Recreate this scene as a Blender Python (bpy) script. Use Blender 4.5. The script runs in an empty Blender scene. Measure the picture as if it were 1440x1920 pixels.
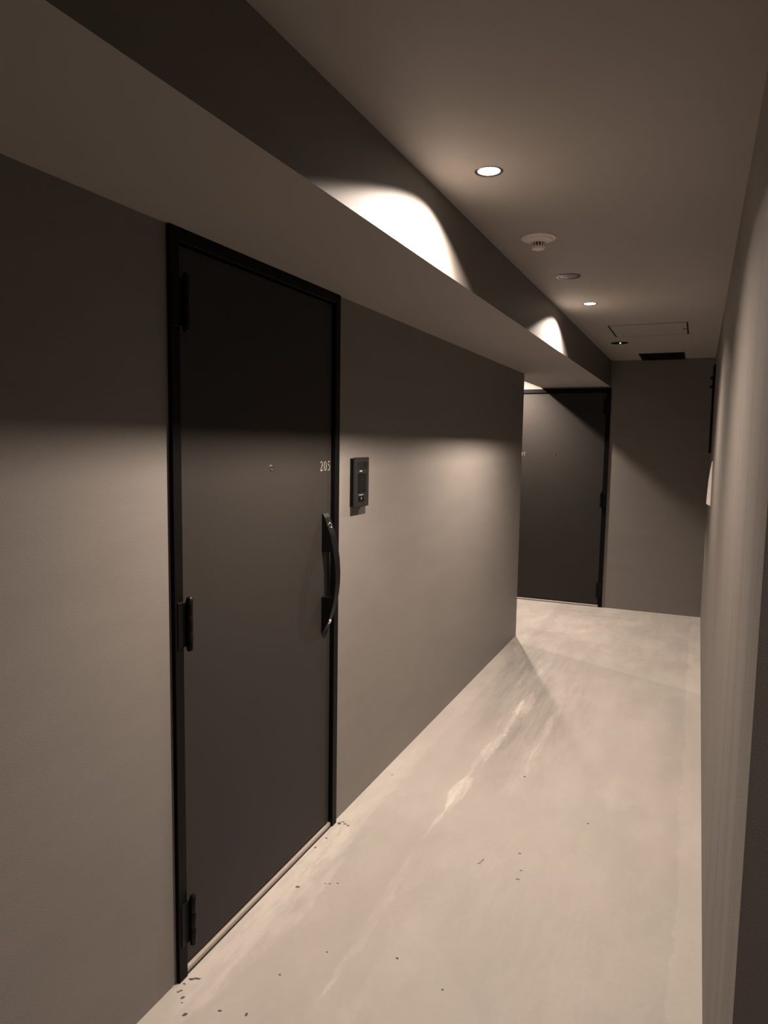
import bpy, bmesh, math, random
from mathutils import Vector, Matrix
C = bpy.context.scene.collection
PI = math.pi
random.seed(7)

# ------------------------------------------------------------------ measures (metres)
S, HC, W, B = 2.10, 2.337, 1.376, 0.495      # soffit height, ceiling height, corridor width, beam face
END, COR, XL = 7.015, 5.63, -0.148           # end wall, end of left wall, alcove side of the beam
Y0 = 1.10                                    # near corner of the right wall
BACK, ALC, RGT = -2.6, -2.2, 2.9             # extents out of view
LAMPX = 0.683
LAMPS = [(LAMPX, 2.096, 'black trimmed ceiling downlight nearest the camera, glaring beside the wide wall glow'),
         (LAMPX, 4.197, 'black trimmed ceiling downlight farther along, between round cover and access hatch')]
ALAMP = (-0.415, 6.645)

# ------------------------------------------------------------------ camera
YAW, PITCH, ROLL, F = 0.4141, 0.0972, 0.0152, 1334.7
cam = bpy.data.cameras.new('camera'); co = bpy.data.objects.new('camera', cam); C.objects.link(co)
fwd = Vector((-math.sin(YAW)*math.cos(PITCH), math.cos(YAW)*math.cos(PITCH), -math.sin(PITCH)))
r0 = Vector((math.cos(YAW), math.sin(YAW), 0)); u0 = r0.cross(fwd)
r = math.cos(ROLL)*r0 + math.sin(ROLL)*u0; u = -math.sin(ROLL)*r0 + math.cos(ROLL)*u0
m = Matrix(((r.x, u.x, -fwd.x, 1.2866), (r.y, u.y, -fwd.y, 0), (r.z, u.z, -fwd.z, 1.5464), (0, 0, 0, 1)))
co.matrix_world = m
cam.sensor_fit = 'HORIZONTAL'; cam.sensor_width = 36; cam.lens = F/1440*36; cam.clip_start = 0.01
bpy.context.scene.camera = co

# ------------------------------------------------------------------ world, lights, exposure
sc = bpy.context.scene
sc.view_settings.view_transform = 'Standard'; sc.view_settings.look = 'None'
sc.view_settings.gamma = 1; sc.view_settings.use_curve_mapping = False
sc.view_settings.exposure = 0.0
w = bpy.data.worlds.new('world'); sc.world = w; w.use_nodes = True
w.node_tree.nodes['Background'].inputs[0].default_value = (0.02, 0.018, 0.016, 1)
w.node_tree.nodes['Background'].inputs[1].default_value = 1.0
WARM = (1.0, 0.818, 0.685)

SKEW = -0.60
def lamp_light(x, y, power, tilt=(0, 0), size=142, blend=1.0, soft=0.02, z=HC-0.014, skew=0.0):
    l = bpy.data.lights.new('downlight_beam', 'SPOT'); l.energy = power; l.color = WARM
    l.spot_size = math.radians(size); l.spot_blend = blend; l.shadow_soft_size = soft
    o = bpy.data.objects.new('downlight_beam', l); C.objects.link(o)
    o.location = (x, y, z); o.rotation_euler = (tilt[0], tilt[1], 0)
    # photometric spread of an adjustable fitting: stronger towards the beam side (-x)
    l.use_nodes = True; nt = l.node_tree; em = nt.nodes['Emission']
    tc = nt.nodes.new('ShaderNodeTexCoord'); sx = nt.nodes.new('ShaderNodeSeparateXYZ')
    nt.links.new(tc.outputs['Normal'], sx.inputs[0])
    ma = nt.nodes.new('ShaderNodeMath'); ma.operation = 'MULTIPLY_ADD'; ma.use_clamp = False
    nt.links.new(sx.outputs[0], ma.inputs[0]); ma.inputs[1].default_value = skew; ma.inputs[2].default_value = 1.0
    nt.links.new(ma.outputs[0], em.inputs['Strength'])
    return o
for (x, y, _) in LAMPS:
    lamp_light(x, y, 238, (math.radians(-3), 0), blend=.90, skew=SKEW)
    lamp_light(x, y, 13, (math.radians(-3), 0), blend=.08, skew=SKEW)   # faint outer field of the same fitting
lamp_light(ALAMP[0], ALAMP[1], 310)
lamp_light(ALAMP[0], ALAMP[1], 26, blend=.08)
lamp_light(2.18, 0.17, 48, blend=.7)                     # the next downlight, in the side passage behind the corner

# ------------------------------------------------------------------ materials
def mat(name, col, rough=0.6, metal=0.0, spec=0.5, var=0.0, vscale=(3, 3, 3), bump=0.0, bscale=200, emit=None, coat=0, wave=False):
    m = bpy.data.materials.new(name); m.use_nodes = True
    nt = m.node_tree; bs = nt.nodes['Principled BSDF']
    bs.inputs['Roughness'].default_value = rough; bs.inputs['Metallic'].default_value = metal
    bs.inputs['Specular IOR Level'].default_value = spec
    bs.inputs['Coat Weight'].default_value = coat
    c = (*col, 1); bs.inputs['Base Color'].default_value = c
    tc = nt.nodes.new('ShaderNodeTexCoord')
    mp = nt.nodes.new('ShaderNodeMapping'); nt.links.new(tc.outputs['Object'], mp.inputs[0])
    mp.inputs['Scale'].default_value = vscale
    nz = nt.nodes.new('ShaderNodeTexNoise'); nz.inputs['Scale'].default_value = 1.0
    nz.inputs['Detail'].default_value = 6; nz.inputs['Roughness'].default_value = 0.6
    nt.links.new(mp.outputs[0], nz.inputs['Vector'])
    mr = nt.nodes.new('ShaderNodeMapRange'); nt.links.new(nz.outputs[0], mr.inputs[0])
    mr.inputs[1].default_value = 0.25; mr.inputs[2].default_value = 0.75
    mr.inputs[3].default_value = 1-var; mr.inputs[4].default_value = 1+var
    mx = nt.nodes.new('ShaderNodeVectorMath'); mx.operation = 'SCALE'
    mx.inputs[0].default_value = col; nt.links.new(mr.outputs[0], mx.inputs['Scale'])
    nt.links.new(mx.outputs[0], bs.inputs['Base Color'])
    if bump:
        n2 = nt.nodes.new('ShaderNodeTexNoise'); n2.inputs['Scale'].default_value = bscale
        n2.inputs['Detail'].default_value = 3
        nt.links.new(tc.outputs['Object'], n2.inputs['Vector'])
        b = nt.nodes.new('ShaderNodeBump'); b.inputs['Strength'].default_value = bump
        b.inputs['Distance'].default_value = 0.002
        nt.links.new(n2.outputs[0], b.inputs['Height'])
        if bscale == 420:      # rolled finish, slightly drawn out sideways
            m2 = nt.nodes.new('ShaderNodeMapping'); nt.links.new(tc.outputs['Object'], m2.inputs[0])
            m2.inputs['Scale'].default_value = (1, .45, 1); nt.links.new(m2.outputs[0], n2.inputs['Vector'])
            b.inputs['Distance'].default_value = 0.003
        if wave:               # long trowel waves in the plaster
            m3 = nt.nodes.new('ShaderNodeMapping'); nt.links.new(tc.outputs['Object'], m3.inputs[0])
            m3.inputs['Scale'].default_value = (1, 1, .12)
            n3 = nt.nodes.new('ShaderNodeTexNoise'); n3.inputs['Scale'].default_value = 5; n3.inputs['Detail'].default_value = 4
            nt.links.new(m3.outputs[0], n3.inputs['Vector'])
            b3 = nt.nodes.new('ShaderNodeBump'); b3.inputs['Strength'].default_value = 1; b3.inputs['Distance'].default_value = .018
            nt.links.new(n3.outputs[0], b3.inputs['Height']); nt.links.new(b3.outputs[0], b.inputs['Normal'])
        nt.links.new(b.outputs[0], bs.inputs['Normal'])
    if emit:
        bs.inputs['Emission Color'].default_value = (*emit[0], 1); bs.inputs['Emission Strength'].default_value = emit[1]
    return m
M = {}
M['wall'] = mat('grey_wall_paint', (0.170, 0.158, 0.146), 0.55, spec=0.35, var=0.06, vscale=(2, 2, 9), bump=0.2, bscale=420)
M['wall_wavy'] = mat('grey_wall_paint_uneven', (0.168, 0.156, 0.144), 0.6, spec=0.2, var=0.06, vscale=(2, 5, 1.5), bump=0.5, bscale=420, wave=True)
M['ceil'] = mat('ceiling_paint', (0.325, 0.302, 0.280), 0.7, var=0.03, bump=0.1, bscale=300)
M['door'] = mat('door_paint', (0.0235, 0.021, 0.019), 0.55, spec=0.18, var=0.05, bump=0.12, bscale=500)
M['frame'] = mat('black_frame_paint', (0.0018, 0.0018, 0.002), 0.5, spec=0.1, var=0.05)
M['black'] = mat('black_plastic', (0.0025, 0.0025, 0.0027), 0.42, spec=0.16, var=0.05)
M['dark'] = mat('charcoal_plastic', (0.013, 0.013, 0.0125), 0.5, spec=0.2, var=0.05)
M['glossblack'] = mat('glossy_screen', (0.006, 0.006, 0.007), 0.1)
M['steel'] = mat('brushed_steel', (0.42, 0.38, 0.335), 0.5, metal=0.35, var=0.08, vscale=(2, 60, 60))
M['chrome'] = mat('chrome', (0.8, 0.78, 0.75), 0.15, metal=1.0)
M['print'] = mat('pale_print', (0.26, 0.245, 0.225), 0.5)
M['whiteprint'] = mat('white_print', (0.75, 0.73, 0.7), 0.5)
M['white'] = mat('cream_plastic', (0.78, 0.72, 0.64), 0.45, var=0.02)
M['offwhite'] = mat('offwhite_plastic', (0.74, 0.68, 0.62), 0.5, var=0.02)
M['trimring'] = mat('lamp_trim', (0.10, 0.09, 0.08), 0.35, metal=0.6)
M['cover'] = mat('brown_cover', (0.10, 0.091, 0.082), 0.5, var=0.04)
M['lens'] = mat('lamp_lens', (0.9, 0.9, 0.9), 0.3, emit=((1.0, 0.93, 0.82), 14))
M['green'] = mat('green_led', (0.2, 0.6, 0.3), 0.3, emit=((0.55, 1.0, 0.6), 1.6))
M['speck'] = mat('dark_paint_drip', (0.05, 0.045, 0.04), 0.6)
M['gap'] = mat('gap_black', (0.004, 0.004, 0.004), 0.9)

# floor: poured light concrete coating, with streaks and patches, plus a painted corner shadow
def floor_material():
    m = bpy.data.materials.new('poured_concrete'); m.use_nodes = True
    nt = m.node_tree; N = nt.nodes; L = nt.links; bs = N['Principled BSDF']
    tc = N.new('ShaderNodeTexCoord')
    def noise(scale, vs=(1, 1, 1), rot=0, detail=5, rough=0.55):
        mp = N.new('ShaderNodeMapping'); L.new(tc.outputs['Object'], mp.inputs[0])
        mp.inputs['Scale'].default_value = vs; mp.inputs['Rotation'].default_value = (0, 0, rot)
        n = N.new('ShaderNodeTexNoise'); n.inputs['Scale'].default_value = scale
        n.inputs['Detail'].default_value = detail; n.inputs['Roughness'].default_value = rough
        L.new(mp.outputs[0], n.inputs['Vector']); return n
    def math_(op, a, b=None):
        x = N.new('ShaderNodeMath'); x.operation = op
        for i, v in enumerate((a, b)):
            if v is None: continue
            if isinstance(v, (int, float)): x.inputs[i].default_value = v
            else: L.new(v, x.inputs[i])
        return x.outputs[0]
    def rng(v, a, b, c, d, smooth=True):
        x = N.new('ShaderNodeMapRange'); L.new(v, x.inputs[0])
        if smooth: x.interpolation_type = 'SMOOTHSTEP'
        for i, q in enumerate((a, b, c, d)): x.inputs[i+1].default_value = q
        return x.outputs[0]
    # distorted coordinates
    dn = noise(9, (1, .35, 1), 0, 5, 0.65)
    sub = N.new('ShaderNodeVectorMath'); sub.operation = 'SUBTRACT'; L.new(dn.outputs['Color'], sub.inputs[0]); sub.inputs[1].default_value = (.5, .5, .5)
    scl = N.new('ShaderNodeVectorMath'); scl.operation = 'MULTIPLY'; L.new(sub.outputs[0], scl.inputs[0]); scl.inputs[1].default_value = (.09, .22, 0)
    add = N.new('ShaderNodeVectorMath'); add.operation = 'ADD'; L.new(tc.outputs['Object'], add.inputs[0]); L.new(scl.outputs[0], add.inputs[1])
    dn2 = noise(34, (1, .45, 1), .6, 4, .6)
    sub2 = N.new('ShaderNodeVectorMath'); sub2.operation = 'SUBTRACT'; L.new(dn2.outputs['Color'], sub2.inputs[0]); sub2.inputs[1].default_value = (.5, .5, .5)
    scl2 = N.new('ShaderNodeVectorMath'); scl2.operation = 'MULTIPLY'; L.new(sub2.outputs[0], scl2.inputs[0]); scl2.inputs[1].default_value = (.035, .12, 0)
    add2 = N.new('ShaderNodeVectorMath'); add2.operation = 'ADD'; L.new(add.outputs[0], add2.inputs[0]); L.new(scl2.outputs[0], add2.inputs[1])
    add = add2
    drag = noise(30, (1, .16, 1), .12, 5, .7); dragm = rng(drag.outputs[0], .40, .56, .45, 1.15)
    def ell(cx, cy, a, b, ang=0.0, soft=0.08):
        mp = N.new('ShaderNodeMapping'); mp.vector_type = 'TEXTURE'; L.new(add.outputs[0], mp.inputs[0])
        mp.inputs['Location'].default_value = (cx, cy, 0); mp.inputs['Rotation'].default_value = (0, 0, ang)
        mp.inputs['Scale'].default_value = (a, b, 1e6)
        ln = N.new('ShaderNodeVectorMath'); ln.operation = 'LENGTH'; L.new(mp.outputs[0], ln.inputs[0])
        return rng(ln.outputs['Value'], 1-soft, 1+soft, 1, 0)
    val = 1.0
    big = noise(1.6, (1, .6, 1), 0, 6, .6); v = rng(big.outputs[0], .3, .7, .93, 1.05)
    mid = noise(7, (1, .22, 1), .05, 5, .6); v = math_('MULTIPLY', v, rng(mid.outputs[0], .3, .7, .96, 1.03))
    fine = noise(60, (1, 1, 1), 0, 3, .5); v = math_('MULTIPLY', v, rng(fine.outputs[0], .3, .7, .985, 1.015))
    for (cx, cy, a, b, ang, gain, soft) in STAINS_AND_SHADE:
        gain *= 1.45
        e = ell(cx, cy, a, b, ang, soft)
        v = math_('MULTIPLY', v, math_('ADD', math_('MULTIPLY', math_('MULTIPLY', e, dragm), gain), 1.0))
    # streaks pulled along the corridor at the far left
    st = noise(26, (1, .09, 1), .1, 4, .7); stm = rng(st.outputs[0], .46, .56, 0, 1)
    area = ell(.42, 4.4, .32, 1.1, .15, .5)
    v = math_('MULTIPLY', v, math_('ADD', math_('MULTIPLY', math_('MULTIPLY', area, stm), -.11), 1.03))
    # paler band along both walls
    sep = N.new('ShaderNodeSeparateXYZ'); L.new(add.outputs[0], sep.inputs[0])
    v = math_('MULTIPLY', v, math_('ADD', math_('MULTIPLY', rng(sep.outputs[0], 1.29, 1.30, 0, 1), .10), 1.0))
    v = math_('MULTIPLY', v, math_('ADD', math_('MULTIPLY', rng(sep.outputs[0], .10, .125, 1, 0), .09), 1.0))
    # day joint of the coating near the end
    sx = N.new('ShaderNodeSeparateXYZ'); L.new(tc.outputs['Object'], sx.inputs[0])
    jl = math_('ADD', sx.outputs[1], math_('MULTIPLY', sx.outputs[0], .484))
    v = math_('MULTIPLY', v, math_('ADD', math_('MULTIPLY', rng(jl, 5.44, 5.47, 0, 1), .13), 1.0))
    bl = noise(2.6, (1, .55, 1), .4, 7, .62)
    v = math_('MULTIPLY', v, math_('ADD', math_('MULTIPLY', rng(bl.outputs[0], .52, .545, 0, 1), .035), .99))
    bl2 = noise(5.5, (1, .5, 1), 2.1, 7, .65)
    far = rng(sx.outputs[1], 4.6, 5.6, 0, 1)
    v = math_('MULTIPLY', v, math_('ADD', math_('MULTIPLY', math_('MULTIPLY', rng(bl2.outputs[0], .50, .53, 0, 1), far), -.07), 1.02))
    hue = rng(noise(2.3, (1, .5, 1), 1.0, 3, .5).outputs[0], .35, .65, 0, 1)
    mix = N.new('ShaderNodeMix'); mix.data_type = 'RGBA'; L.new(hue, mix.inputs[0])
    mix.inputs[6].default_value = (.300, .276, .258, 1); mix.inputs[7].default_value = (.292, .278, .255, 1)
    sc_ = N.new('ShaderNodeVectorMath'); sc_.operation = 'SCALE'; L.new(mix.outputs[2], sc_.inputs[0]); L.new(v, sc_.inputs['Scale'])
    L.new(sc_.outputs[0], bs.inputs['Base Color'])
    L.new(rng(mid.outputs[0], .3, .7, .5, .62), bs.inputs['Roughness'])
    bs.inputs['Specular IOR Level'].default_value = 0.3
    b = N.new('ShaderNodeBump'); b.inputs['Strength'].default_value = .12; b.inputs['Distance'].default_value = .004
    L.new(mid.outputs[0], b.inputs['Height']); L.new(b.outputs[0], bs.inputs['Normal'])
    return m

# x, y, half width, half length, angle, gain, softness  (positive gain is a paler patch)
STAINS_AND_SHADE = [
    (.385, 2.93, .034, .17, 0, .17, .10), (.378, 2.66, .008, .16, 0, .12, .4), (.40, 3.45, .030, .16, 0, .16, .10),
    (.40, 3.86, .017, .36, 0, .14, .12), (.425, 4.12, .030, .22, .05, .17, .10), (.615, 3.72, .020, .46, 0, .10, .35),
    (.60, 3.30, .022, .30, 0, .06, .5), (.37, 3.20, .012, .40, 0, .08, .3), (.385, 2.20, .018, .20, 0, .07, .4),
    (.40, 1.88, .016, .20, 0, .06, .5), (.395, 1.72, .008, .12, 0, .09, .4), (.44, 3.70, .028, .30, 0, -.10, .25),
    (.50, 3.35, .07, .45, 0, -.035, .5), (.46, 4.45, .05, .30, 0, -.08, .3), (.20, 5.0, .12, .45, .1, -.10, .4),  # last one: dark streaks plus the wall corner's shadow, put into the colour
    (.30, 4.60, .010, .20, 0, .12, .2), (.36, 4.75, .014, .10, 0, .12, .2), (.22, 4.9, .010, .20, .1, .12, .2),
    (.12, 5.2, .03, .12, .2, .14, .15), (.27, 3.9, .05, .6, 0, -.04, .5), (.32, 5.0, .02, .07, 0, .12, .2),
    (.28, 6.20, .30, .30, .3, .09, .15), (.62, 5.9, .18, .2, .4, .04, .3), (.75, 6.45, .20, .09, .3, .06, .2),
    (.25, 6.75, .25, .03, 0, -.06, .3), (.55, 6.62, .18, .025, .1, -.07, .3), (.1, 6.05, .08, .3, 0, -.05, .3),
    (.07, 1.95, .10, .5, 0, .10, .12), (.05, 2.6, .09, .6, 0, .05, .3), (1.0, 1.9, .2, .4, .2, -.03, .8), (.7, 2.3, .3, .25, .3, -.035, .9),  # last two: broad, very soft darkening of the near floor
]
M['floor'] = floor_material()

# ------------------------------------------------------------------ mesh helpers
class G:
    """collects solids in world coordinates"""
    def __init__(s): s.bm = bmesh.new()
    def box(s, x0, x1, y0, y1, z0, z1, bev=0.0, seg=2):
        t = bmesh.new(); bmesh.ops.create_cube(t, size=1)
        for v in t.verts:
            v.co = Vector(((x0+x1)/2+v.co.x*(x1-x0), (y0+y1)/2+v.co.y*(y1-y0), (z0+z1)/2+v.co.z*(z1-z0)))
        if bev: bmesh.ops.bevel(t, geom=t.edges[:], offset=bev, segments=seg, affect='EDGES')
        s.merge(t); return s
    def merge(s, t):
        me = bpy.data.meshes.new('tmp'); t.to_mesh(me); t.free(); s.bm.from_mesh(me); bpy.data.meshes.remove(me)
    def prism(s, pts, axis, a, b, bev=0.0, taper=None):
        """extrude a 2D outline along axis from a to b; pts are the two other coordinates"""
        t = bmesh.new()
        def mk(p, q):
            if axis == 'y': return (p[0], q, p[1])
            if axis == 'x': return (q, p[0], p[1])
            return (p[0], p[1], q)
        A = [t.verts.new(mk(p, a)) for p in pts]
        Bv = [t.verts.new(mk(p, b if taper is None else taper(p))) for p in pts]
        t.faces.new(A); t.faces.new(list(reversed(Bv)))
        n = len(pts)
        for i in range(n): t.faces.new((A[i], Bv[i], Bv[(i+1) % n], A[(i+1) % n]))
        bmesh.ops.recalc_face_normals(t, faces=t.faces)
        if bev: bmesh.ops.bevel(t, geom=t.edges[:], offset=bev, segments=2, affect='EDGES')
        s.merge(t); return s
    def lathe(s, prof, cx, cy, cz, axis='z', n=48, a0=0, a1=2*PI, close=True):
        t = bmesh.new(); rings = []
        for (r, h) in prof:
            ring = []
            for i in range(n):
                a = 2*PI*i/n
                if axis == 'z': p = (cx+r*math.cos(a), cy+r*math.sin(a), cz+h)
                elif axis == 'x': p = (cx+h, cy+r*math.cos(a), cz+r*math.sin(a))
                else: p = (cx+r*math.cos(a), cy+h, cz+r*math.sin(a))
                ring.append(t.verts.new(p))
            rings.append(ring)
        for A, Bq in zip(rings, rings[1:]):
            for i in range(n): t.faces.new((A[i], A[(i+1) % n], Bq[(i+1) % n], Bq[i]))
        if prof[0][0] > 0: pass
        bmesh.ops.remove_doubles(t, verts=t.verts, dist=1e-6)
        bmesh.ops.recalc_face_normals(t, faces=t.faces)
        s.merge(t); return s
    def obj(s, name, m, parent=None, smooth=False, org=None):
        me = bpy.data.meshes.new(name)
        if org is None: org = parent.get('_org', (0, 0, 0)) if parent is not None else (0, 0, 0)
        org = Vector(org)
        if parent is not None: base = Vector(tuple(parent['_org']))
        else: base = Vector((0, 0, 0))
        for v in s.bm.verts: v.co -= org
        s.bm.normal_update()
        s.bm.to_mesh(me); s.bm.free()
        me.materials.append(m)
        o = bpy.data.objects.new(name, me); C.objects.link(o)
        o.location = org-base
        if parent is not None: o.parent = parent
        o['_org'] = tuple(org)
        if smooth:
            for p in me.polygons: p.use_smooth = True
            mod = o.modifiers.new('es', 'EDGE_SPLIT'); mod.split_angle = math.radians(35)
        return o
def thing(name, loc, label=None, cat=None, group=None, kind=None):
    o = bpy.data.objects.new(name, None); C.objects.link(o); o.location = loc; o['_org'] = tuple(loc)
    o.empty_display_size = .1
    if label: o['label'] = label
    if cat: o['category'] = cat
    if group: o['group'] = group
    if kind: o['kind'] = kind
    return o
def struct(g, name, m, label):
    o = g.obj(name, m); o['kind'] = 'structure'; o['label'] = label; o['category'] = label_cat(name); return o
def label_cat(n): return {'f': 'floor', 'c': 'ceiling', 't': 'beam', 'w': 'wall'}[n[0]]

# ------------------------------------------------------------------ structure
T = .12
g = G(); g.box(ALC-T, RGT+T, BACK-T, END+T, -.10, 0); floor = struct(g, 'floor', M['floor'], 'pale poured concrete corridor floor with streaks and patches')

HOLES = [(x, y, .036) for (x, y, _) in LAMPS] + [(ALAMP[0], ALAMP[1], .036), (2.18, .17, .036), (.682, 5.83, .056), (.682, 3.487, .050)]
def ceiling():
    bm = bmesh.new(); edges = []
    def loop(pts):
        vs = [bm.verts.new((x, y, HC)) for x, y in pts]
        for i in range(len(vs)): edges.append(bm.edges.new((vs[i], vs[(i+1) % len(vs)])))
    loop([(ALC-T, BACK-T), (RGT+T, BACK-T), (RGT+T, END+T), (ALC-T, END+T)])
    for (x, y, r) in HOLES: loop([(x+r*math.cos(2*PI*i/40), y+r*math.sin(2*PI*i/40)) for i in range(40)])
    hx0, hx1, hy0, hy1 = .690, 1.176, 4.992, 5.512
    loop([(hx0, hy0), (hx1, hy0), (hx1, hy1), (hx0, hy1)])
    bmesh.ops.triangle_fill(bm, use_beauty=True, edges=edges)
    geom = bmesh.ops.extrude_face_region(bm, geom=bm.faces[:])
    for v in [e for e in geom['geom'] if isinstance(e, bmesh.types.BMVert)]: v.co.z += .03
    bmesh.ops.recalc_face_normals(bm, faces=bm.faces)
    g = G(); g.merge(bm); g.box(ALC-T, RGT+T, BACK-T, END+T, HC+.09, HC+.15)
    return struct(g, 'ceiling', M['ceil'], 'matt grey-brown corridor ceiling with recessed fittings')
ceiling()
FY0, FY1, FZ = 1.504, 2.465, 2.10            # frame of the near door
EX0, EX1, EZ = -.454, .507, 2.085            # frame of the end door
g = G()                                       # left wall with the opening of the near door
g.box(-T, 0, BACK, FY0, 0, HC); g.box(-T, 0, FY1, COR, 0, HC); g.box(-T, 0, FY0, FY1, FZ, HC)
struct(g, 'wall_left', M['wall'], 'long grey wall on the left carrying the near door')
g = G(); g.box(ALC-T, EX0, END, END+T, 0, HC); g.box(EX1, RGT, END, END+T, 0, HC); g.box(EX0, EX1, END, END+T, EZ, HC)
struct(g, 'wall_end', M['wall'], 'grey end wall carrying the far door')
g = G(); g.box(W, W+.15, Y0, END, 0, HC, 0); struct(g, 'wall_right', M['wall_wavy'], 'grey wall on the right seen almost edge-on')
g = G(); g.box(W+.15, RGT, Y0, Y0+T, 0, HC); struct(g, 'wall_right_return', M['wall'], 'dark grey return wall at the right edge of the picture')
g = G(); g.box(ALC-T, ALC, COR-T, END, 0, HC); struct(g, 'wall_alcove_side', M['wall'], 'side wall of the alcove behind the left wall')
g = G(); g.box(ALC, -T, COR-T, COR, 0, HC); struct(g, 'wall_alcove_front', M['wall'], 'front wall of the alcove behind the left wall')
g = G(); g.box(-T, RGT, BACK-T, BACK, 0, HC); struct(g, 'wall_back', M['wall'], 'wall behind the camera')
g = G(); g.box(RGT, RGT+T, BACK-T, Y0+T, 0, HC); struct(g, 'wall_passage', M['wall'], 'far wall of the side passage')
g = G(); g.box(0, B, BACK, END, S, HC); g.box(XL, 0, COR, END, S, HC)
struct(g, 'trim_1', M['ceil'], 'boxed beam running along the left wall under the ceiling')
# the beam's upright face is painted like the walls
beam = bpy.data.objects['trim_1']; beam.data.materials.append(M['wall'])
for p in beam.data.polygons:
    if abs(p.normal.x) > .5: p.material_index = 1

# ------------------------------------------------------------------ digits in a seriffed face
def ribbon(g, pts, x, z, h, put):
    """pts: (u, v, width) along a stroke; u,v in units of digit height"""
    bm = bmesh.new(); Lq, Rq = [], []
    n = len(pts)
    for i, (a, b, wd) in enumerate(pts):
        a = a*1.2; p0 = pts[max(0, i-1)]; p1 = pts[min(n-1, i+1)]
        dx, dy = p1[0]-p0[0], p1[1]-p0[1]; l = math.hypot(dx, dy) or 1
        nx, ny = -dy/l*wd/2, dx/l*wd/2
        Lq.append(bm.verts.new(put(x+(a+nx)*h, z+(b+ny)*h))); Rq.append(bm.verts.new(put(x+(a-nx)*h, z+(b-ny)*h)))
    for i in range(n-1): bm.faces.new((Lq[i], Lq[i+1], Rq[i+1], Rq[i]))
    g.merge(bm)
def arc(cx, cy, rx, ry, a0, a1, n, w0, w1=None, f=None):
    out = []
    for i in range(n+1):
        t = i/n; a = math.radians(a0+(a1-a0)*t)
        wd = f(a) if f else w0+(w1-w0)*t
        out.append((cx+rx*math.cos(a), cy+ry*math.sin(a), wd))
    return out
DIG = {
 '0': [arc(.24, .5, .19, .47, 0, 360, 28, 0, f=lambda a: .035+.075*abs(math.cos(a)))],
 '2': [arc(.22, .74, .16, .23, 165, -35, 14, .05, .10) + [(.28, .42, .08), (.16, .22, .05), (.05, .05, .04)],
       [(.03, .04, .08), (.30, .05, .10), (.42, .06, .06), (.46, .17, .02)]],
 '5': [[(.40, .95, .09), (.16, .95, .09)], [(.16, .97, .035), (.10, .60, .035)],
       [(.10, .60, .04), (.22, .62, .07)] + arc(.20, .32, .20, .29, 65, -110, 14, .10, .05), [(.13, .05, .05), (.04, .07, .09)]],
 '7': [[(.03, .80, .03), (.07, .93, .08), (.20, .94, .10), (.45, .94, .10)], [(.43, .93, .05), (.30, .45, .07), (.20, .0, .09)]],
}
def number(txt, x, z, h, put, step=.52):
    g = G()
    for i, c in enumerate(txt):
        for st in DIG[c]: ribbon(g, st, x+i*step*h, z, h, put)
    bmesh.ops.recalc_face_normals(g.bm, faces=g.bm.faces)
    ext = bmesh.ops.extrude_face_region(g.bm, geom=g.bm.faces[:])
    return g, ext

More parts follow.
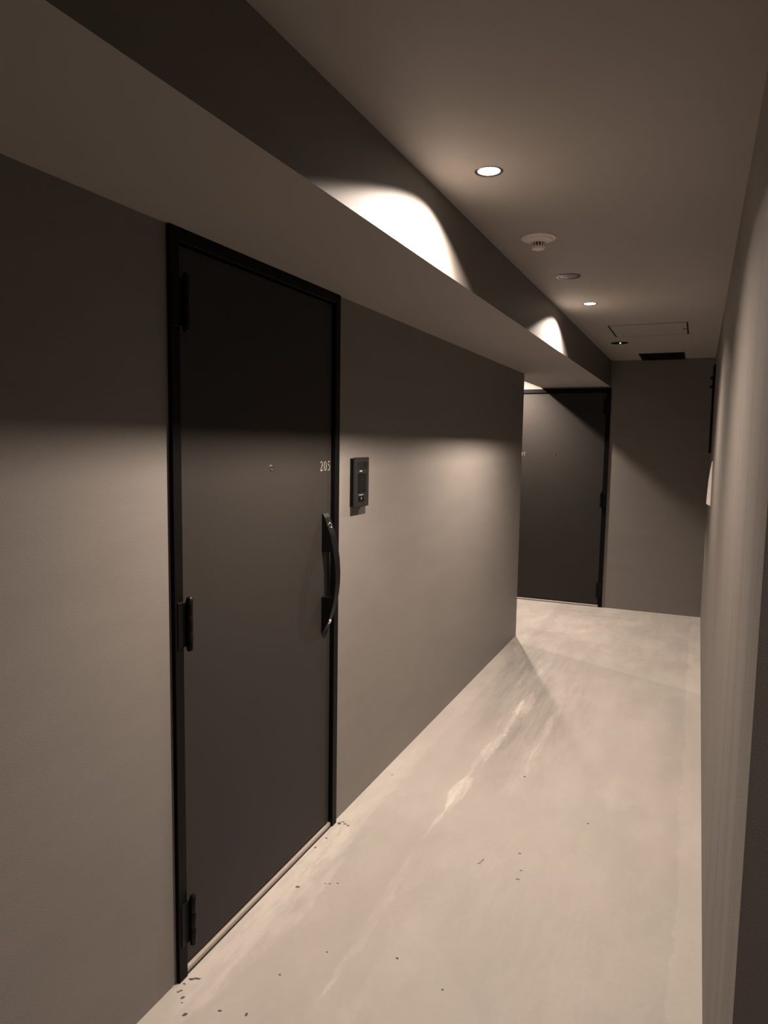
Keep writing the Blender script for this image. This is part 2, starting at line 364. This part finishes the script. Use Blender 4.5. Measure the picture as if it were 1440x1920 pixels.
# ------------------------------------------------------------------ the doors
# built in door coordinates: s along the width (0 at the hinge side), d out of the wall, z up
def door(name, origin, put, label, txt, numx, width, top):
    root = thing(name, origin, label, 'door', kind='structure')
    def Gd():
        return G()
    def done(g, nm, m, parent=root, smooth=False, lab=None):
        for v in g.bm.verts: v.co = Vector(put(v.co.x, v.co.y, v.co.z))
        bmesh.ops.recalc_face_normals(g.bm, faces=g.bm.faces)
        o = g.obj(nm, m, parent, smooth)
        if lab: o['label'] = lab
        return o
    FW = .036
    g = Gd()
    g.box(0, FW, -.10, .012, 0, top, .0015, 1); g.box(width-FW, width, -.10, .012, 0, top, .0015, 1)
    g.box(FW, width-FW, -.10, .012, top-FW, top, .0015, 1)
    g.box(FW, FW+.02, -.10, -.052, .02, top-FW); g.box(width-FW-.02, width-FW, -.10, -.052, .02, top-FW)
    g.box(FW+.02, width-FW-.02, -.10, -.052, top-FW-.02, top-FW)
    done(g, 'door_frame', M['frame'])
    g = Gd(); g.box(FW+.004, width-FW-.006, -.048, -.003, .026, top-FW-.005, .0015, 2)
    done(g, 'door_leaf', M['door'])
    g = Gd(); g.box(FW+.001, width-FW-.001, -.10, .004, .002, .017, .001, 1)
    done(g, 'threshold', M['steel'], lab='brushed steel door sill strip')
    g = Gd(); g.box(FW, width-FW, .004, .008, .0, .0025); done(g, 'sill_joint', M['gap'])
    # hinges: knuckle of three barrels with caps, and a leaf on the frame
    for zc in (1.908, 1.038, .166):
        g = Gd(); 
        g.box(.010, .034, .012, .0145, zc-.065, zc+.065, .001, 1)
        g.box(.030, .050, .010, .016, zc-.062, zc+.062, .001, 1)
        h = done(g, 'hinge', M['black'])
        g = Gd()
        for k in range(3):
            z0 = zc-.071+k*.0475
            g.lathe([(0, 0), (.0088, 0), (.0096, .0015), (.0096, .0455), (.0088, .047), (0, .047)], .050, .021, z0, n=20)
        done(g, 'knuckle', M['black'], h, True)
        g = Gd()
        g.lathe([(0, 0), (.006, .001), (.009, .005), (.009, .006), (0, .006)], .050, .021, zc-.0775, n=20)
        g.lathe([(0, 0), (.009, 0), (.009, .001), (.006, .005), (0, .006)], .050, .021, zc+.0715, n=20)
        done(g, 'pin_cap', M['black'], h, True)
    # peephole
    g = Gd(); g.lathe([(0.0045, .001), (.0055, .003), (.009, .0025), (.010, .0), (.010, -.006)], width/2+.02, -.003, 1.458, axis='y', n=28)
    pe = done(g, 'peephole', M['chrome'], smooth=True, lab='chrome ringed peephole')
    g = Gd(); g.lathe([(0, .0022), (.003, .0018), (.0048, .0008)], width/2+.02, -.003, 1.458, axis='y', n=20)
    done(g, 'lens', M['glossblack'], pe, True)
    # number
    g, ext = number(txt, numx, 1.437, .036, lambda a, b: (a, -.0028, b), step=.78)
    for v in [e for e in ext['geom'] if isinstance(e, bmesh.types.BMVert)]: v.co.y += .0006
    done(g, 'door_number', M['print'], lab='pale printed door number '+txt)
    # pull handle
    hs = .848; FRONT = [(.004, 1.276), (.012, 1.262), (.036, 1.200), (.048, 1.150), (.056, 1.10), (.0605, 1.05), (.0605, 1.01), (.057, .97), (.049, .925), (.036, .880), (.020, .842), (.003, .813)]
    INNER_T, INNER_B = 1.132, .957
    INN = [(.047, .957), (.050, .985), (.0525, 1.02), (.0525, 1.055), (.050, 1.095), (.044, 1.132)]
    wtop = lambda z: .028 + .016*min(1, max(0, (z-.813)/.30))
    def slab(outline):
        bm = bmesh.new()
        A = [bm.verts.new((hs, d-.003, z)) for d, z in outline]
        Bv = [bm.verts.new((hs+wtop(z), d-.003, z)) for d, z in outline]
        bm.faces.new(A); bm.faces.new(list(reversed(Bv)))
        n = len(outline)
        for i in range(n): bm.faces.new((A[i], Bv[i], Bv[(i+1) % n], A[(i+1) % n]))
        bmesh.ops.recalc_face_normals(bm, faces=bm.faces)
        bmesh.ops.bevel(bm, geom=bm.edges[:], offset=.0012, segments=2, affect='EDGES')
        return bm
    outline = FRONT + [(.0, .813), (.0, INNER_B)] + INN + [(.0, INNER_T), (.0, 1.276)]
    g = Gd(); g.merge(slab(outline))
    ha = done(g, 'handle', M['black'], lab='black bow shaped pull handle')
    # lock cylinders set into the sloping faces
    def disc(name, d, z, ux, uz, r, m, th, parent, off=0, sx=0):
        # disc facing along (d: ux, z: uz)
        g = Gd(); bm = bmesh.new()
        l = math.hypot(ux, uz); ux, uz = ux/l, uz/l
        prof = [(0, th), (r*.72, th), (r*.8, th*1.2), (r*.95, th), (r, th*.6), (r, -.002)]
        rings = []
        sc_ = hs+wtop(z)/2+sx
        for (rr, hh) in prof:
            ring = []
            for i in range(28):
                a = 2*PI*i/28
                p = Vector((sc_+rr*math.cos(a), d-.003+hh*ux - rr*math.sin(a)*uz, z+hh*uz + rr*math.sin(a)*ux))
                ring.append(bm.verts.new(p))
            rings.append(ring)
        for A, Bq in zip(rings, rings[1:]):
            for i in range(28): bm.faces.new((A[i], A[(i+1) % 28], Bq[(i+1) % 28], Bq[i]))
        bmesh.ops.remove_doubles(bm, verts=bm.verts, dist=1e-6)
        bmesh.ops.recalc_face_normals(bm, faces=bm.faces)
        g.merge(bm); return done(g, name, m, parent, True)
    disc('lock_cylinder', .0245, 1.231, .93, .36, .0115, M['chrome'], .0022, ha)
    disc('lock_cylinder', .0275, .860, .9, -.42, .0105, M['chrome'], .003, ha)
    disc('status_lens', .038, 1.192, .95, .28, .006, M['glossblack'], .0012, ha)
    return root
door('door_1', (0, FY0, 0), lambda s, d, z: (d, FY0+s, z), 'dark grey steel door 205 in the near left wall', '205', .832, FY1-FY0, FZ)
# the end door is hinged on its right: mirror s
door('door_2', (EX1, END, 0), lambda s, d, z: (EX1-s, END-d, z), 'dark grey steel door in the end wall of the corridor', '207', .790, EX1-EX0, EZ)
# number must not read mirrored: flip it about its own middle
o = [c for c in bpy.data.objects['door_2'].children if c.name.startswith('door_number')][0]
xs = [v.co.x for v in o.data.vertices]; mid = (min(xs)+max(xs))/2
for v in o.data.vertices: v.co.x = 2*mid-v.co.x
o.data.flip_normals()

# ------------------------------------------------------------------ ceiling fittings
def downlight(x, y, label, group='round recessed ceiling downlights', visible=True):
    t = thing('downlight', (x, y, HC), label, 'lamp', group)
    g = G(); g.lathe([(.0325, .010), (.0325, .0006), (.0345, -.0008), (.041, -.0012), (.0425, 0.0003), (.0355, .0008), (.0355, .012), (.0325, .010)], x, y, HC, n=48)
    g.obj('trim_ring', M['trimring'], t, True)
    g = G(); g.lathe([(0, -.0016), (.020, -.0013), (.029, -.0006), (.0322, .001), (.0322, .009), (0, .009)], x, y, HC+.0005, n=40)
    g.obj('lens', M['lens'], t, True)
    g = G(); g.lathe([(.0340, .0125), (.0355, .0125), (.0355, .055), (0, .055)], x, y, HC, n=32)
    g.obj('housing', M['black'], t, True)
for (x, y, lab) in LAMPS: downlight(x, y, lab, None)
downlight(ALAMP[0], ALAMP[1], 'ceiling downlight in the alcove, hidden behind the left wall', None)
downlight(2.18, .17, 'ceiling downlight in the side passage out of view on the right', None)

def detector(x, y):
    t = thing('smoke_detector', (x, y, HC), 'off-white round smoke detector with slotted neck on the ceiling', 'smoke detector')
    g = G(); g.lathe([(0, 0), (.066, 0), (.066, -.004), (.063, -.007), (.054, -.008), (.052, -.012), (.040, -.017), (.029, -.0205), (.027, -.022)], x, y, HC, n=56)
    g.obj('base', M['offwhite'], t, True)
    g = G(); g.lathe([(0, -.020), (.0215, -.020), (.0215, -.037), (0, -.037)], x, y, HC, n=32)
    g.obj('sensing_chamber', M['gap'], t, True)
    g = G()
    for k in range(14):
        a = 2*PI*k/14; ca, sa = math.cos(a), math.sin(a)
        bm = bmesh.new()
        for (rr, ww) in ((.022, .0022), (.0265, .0022)):
            for zz in (-.020, -.0365):
                for sg in (-1, 1): bm.verts.new((x+rr*ca-sg*ww*sa, y+rr*sa+sg*ww*ca, HC+zz))
        bmesh.ops.convex_hull(bm, input=bm.verts); g.merge(bm)
    g.obj('slot_ribs', M['offwhite'], t)
    g = G(); g.lathe([(0, -.0475), (.016, -.047), (.023, -.0445), (.026, -.040), (.027, -.036), (0, -.036)], x, y, HC, n=40)
    g.obj('cap', M['offwhite'], t, True)
    g = G(); g.lathe([(0, -.0035), (.0015, -.003), (.002, 0), (.002, .002)], x-.012, y-.048, HC-.0105, n=12)
    g.obj('indicator', M['cover'], t, True)
detector(.681, 2.808)

def cover_disc(x, y, r, m, name, label, cat):
    t = thing(name, (x, y, HC), label, cat)
    g = G(); g.lathe([(r-.007, .014), (r-.007, -.001), (r-.005, -.003), (r-.001, -.003), (r+.001, .0006), (r-.0055, .001), (r-.0055, .014), (r-.007, .014)], x, y, HC, n=56)
    g.obj('rim', M['trimring'] if m is M['cover'] else M['black'], t, True)
    g = G(); g.lathe([(0, -.0022), (r-.014, -.002), (r-.010, -.0012), (r-.0085, .002), (r-.0085, .012), (0, .012)], x, y, HC, n=56)
    g.obj('disc', m, t, True)
    return t
cover_disc(.682, 3.487, .0555, M['cover'], 'ceiling_cover', 'plain grey-brown round ceiling cover beyond the smoke detector', 'ceiling cover')
t = cover_disc(.683, 5.83, .064, M['black'], 'emergency_light', 'black round emergency light with a green spot beside the ceiling hatch', 'emergency light')
g = G(); g.lathe([(0, -.011), (.008, -.009), (.013, -.004), (.015, .003)], .683, 5.83, HC, n=24); g.obj('lens_dome', M['glossblack'], t, True)
g = G(); g.lathe([(0, -.0045), (.004, -.003), (.006, .004)], .69, 5.805, HC-.006, n=16); g.obj('green_lamp', M['green'], t, True)

hx0, hx1, hy0, hy1 = .690, 1.176, 4.992, 5.512
t = thing('ceiling_hatch', ((hx0+hx1)/2, (hy0+hy1)/2, HC), 'square ceiling access hatch outlined by thin dark gaps', 'hatch')
g = G(); g.box(hx0+.007, hx1-.007, hy0+.008, hy1-.002, HC-.0005, HC+.012, .0008, 1); g.obj('hatch_panel', M['ceil'], t)
g = G()
g.box(hx0-.0025, hx0+.0035, hy0, hy1, HC-.001, HC+.02); g.box(hx1-.0035, hx1+.0025, hy0, hy1, HC-.001, HC+.02)
g.box(hx0, hx1, hy0-.003, hy0+.005, HC-.001, HC+.02); g.box(hx0, hx1, hy1-.001, hy1+.0015, HC-.001, HC+.02)
g.box(hx0, hx1, hy0, hy1, HC+.02, HC+.024)
g.obj('hatch_frame', M['gap'], t)
g = G(); g.box(hx1-.036, hx1-.006, 5.262, 5.272, HC-.003, HC+.002, .001, 1); g.obj('latch', M['black'], t)

t = thing('ceiling_grille', (.95, 6.77, HC), 'black rectangular grille panel on the ceiling against the end wall', 'vent')
g = G()
x0, x1, y0, y1 = .768, 1.130, 6.545, 7.010
g.box(x0, x1, y0, y0+.022, HC-.008, HC, .001, 1); g.box(x0, x1, y1-.022, y1, HC-.008, HC, .001, 1)
g.box(x0, x0+.022, y0+.022, y1-.022, HC-.008, HC, .001, 1); g.box(x1-.022, x1, y0+.022, y1-.022, HC-.008, HC, .001, 1)
g.obj('grille_frame', M['frame'], t)
g = G(); g.box(x0+.022, x1-.022, y0+.022, y1-.022, HC-.001, HC); g.obj('backing', M['gap'], t)
n = 12
for k in range(n):
    yy = y0+.03+(y1-y0-.06)*k/(n-1)
    g = G(); g.prism([(yy-.012, HC-.0015), (yy-.009, HC-.001), (yy+.013, HC-.0065), (yy+.010, HC-.007)], 'x', x0+.022, x1-.022)
    g.obj('slat', M['frame'], t)

# ------------------------------------------------------------------ intercom on the left wall
def intercom():
    ya, yb, za, zb, d = 2.569, 2.708, 1.282, 1.485, .025
    t = thing('intercom', (0, (ya+yb)/2, za), 'slim black door intercom panel on the wall right of door 205', 'intercom')
    g = G(); g.box(0, d-.004, ya+.010, yb-.008, za+.004, zb-.004, .001, 1); g.obj('back_box', M['black'], t)
    g = G(); g.box(d-.006, d, ya, yb, za, zb, .0018, 2); g.obj('front_plate', M['dark'], t)
    g = G(); g.box(d-.002, d+.0008, ya+.028, yb-.020, zb-.048, zb-.018, .0006, 1); g.obj('camera_window', M['glossblack'], t)
    g = G(); g.box(d-.002, d+.0006, ya+.050, ya+.072, zb-.0575, zb-.0545); g.obj('mark', M['whiteprint'], t)
    g = G(); g.box(d-.002, d+.0010, ya+.034, yb-.030, za+.058, zb-.064, .0008, 1); sp = g.obj('speaker_panel', M['black'], t)
    g = G()
    for i in range(7):
        for j in range(9):
            cy = ya+.043+i*.0085; cz = za+.066+j*.0075
            g.box(d+.0008, d+.0012, cy-.0016, cy+.0016, cz-.0012, cz+.0012)
    so = g.obj('speaker_slots', M['gap'], sp); so['kind'] = 'stuff'
    g = G(); g.box(d-.002, d+.0016, ya+.040, ya+.092, za+.022, za+.044, .0012, 2); bt = g.obj('call_button', M['black'], t)
    g = G(); g.box(d+.0014, d+.0020, ya+.062, ya+.066, za+.030, za+.038); g.box(d+.0014, d+.0020, ya+.059, ya+.069, za+.036, za+.039)
    g.obj('bell_mark', M['print'], bt)
    g = G()
    for k, (a, b_) in enumerate(((0, .008), (.010, .018), (.022, .030), (.032, .038))):
        g.box(d-.001, d+.0006, ya+.045+a, ya+.045+b_, za+.0475, za+.0515)
    g.obj('label_print', M['print'], t)
    g = G(); g.box(d-.001, d+.0006, ya+.038, ya+.104, za+.0155, za+.0165); g.obj('groove', M['gap'], t)
intercom()

# ------------------------------------------------------------------ right wall pieces
t = thing('wall_box', (W, 5.38, 1.15), 'cream plastic box with slanted top on the right wall, seen edge-on', 'wall box')
g = G()
pr = [(W, 1.150), (W-.026, 1.162), (W-.020, 1.32), (W-.013, 1.395), (W-.004, 1.455), (W, 1.455)]
g.prism(pr, 'y', 5.31, 5.43, .002); g.obj('housing', M['white'], t)
g = G(); g.box(W-.0245, W-.0225, 5.335, 5.405, 1.19, 1.23, .0008, 1); g.obj('front_panel', M['offwhite'], t)

t = thing('wall_panel', (W, 6.6, 1.5), 'slim black panel mounted on the right wall near the end, seen edge-on', 'wall panel')
g = G(); g.box(W-.016, W, 6.46, 6.86, 1.50, 2.22, .002, 2); g.obj('board', M['black'], t)
for zc in (2.112, 2.04):
    g = G(); g.lathe([(0, -.022), (.010, -.022), (.012, -.019), (.012, -.004), (.016, 0)], W-.015, 6.49, zc, axis='x', n=20); g.obj('knob', M['black'], t, True)

# ------------------------------------------------------------------ dark drips of wall paint on the floor
def specks():
    g = G()
    pts = SPECKS
    for (x, y, a, b_, ang) in pts:
        bm = bmesh.new(); n = 12; top = []; bot = []
        for i in range(n):
            t_ = 2*PI*i/n; k = 1+random.uniform(-.22, .22)
            px, py = a*k*math.cos(t_), b_*k*math.sin(t_)
            X, Y = x+px*math.cos(ang)-py*math.sin(ang), y+px*math.sin(ang)+py*math.cos(ang)
            bot.append(bm.verts.new((X, Y, .0))); top.append(bm.verts.new((x+(X-x)*.8, y+(Y-y)*.8, .0006)))
        bm.faces.new(top)
        for i in range(n): bm.faces.new((bot[i], bot[(i+1) % n], top[(i+1) % n], top[i]))
        g.merge(bm)
    o = g.obj('paint_drips', M['speck'], floor); o['kind'] = 'stuff'; o['label'] = 'small dark paint drips scattered by the door frame'
SPECKS = [(.030, 1.533, .010, .005, .4), (.044, 1.542, .010, .004, .3), (.023, 1.510, .005, .003, 0), (.030, 1.485, .006, .003, 1),
    (.026, 1.478, .004, .002, 0), (.052, 1.468, .006, .004, 1), (.062, 1.452, .003, .002, 0), (.096, 1.424, .008, .005, .9),
    (.173, 1.473, .006, .004, .2), (.246, 1.493, .004, .006, .2), (.086, 2.032, .009, .006, .2), (.022, 2.271, .006, .004, 0),
    (.030, 2.346, .006, .004, 0), (.026, 2.463, .008, .008, 0), (.034, 2.480, .010, .003, .5), (.050, 2.470, .008, .004, .2),
    (.066, 2.464, .006, .004, .2), (.203, 2.110, .004, .003, 0), (.165, 2.089, .004, .002, 0), (.18, 2.095, .005, .002, .3),
    (.744, 2.567, .006, .004, .2), (.773, 2.461, .006, .003, .2), (.622, 2.441, .012, .002, 1), (.628, 2.463, .010, .002, 1.2),
    (.773, 2.404, .008, .003, 0), (.535, 1.860, .005, .004, 0), (.70, 1.80, .004, .004, 0), (.251, 1.654, .004, .003, 0),
    (.331, 1.794, .003, .003, 0), (.62, 3.2, .006, .005, 0), (.95, 2.9, .007, .004, .3), (.052, 2.95, .004, .004, 0)
]
specks()
for o in bpy.data.objects:
    if '_org' in o: del o['_org']
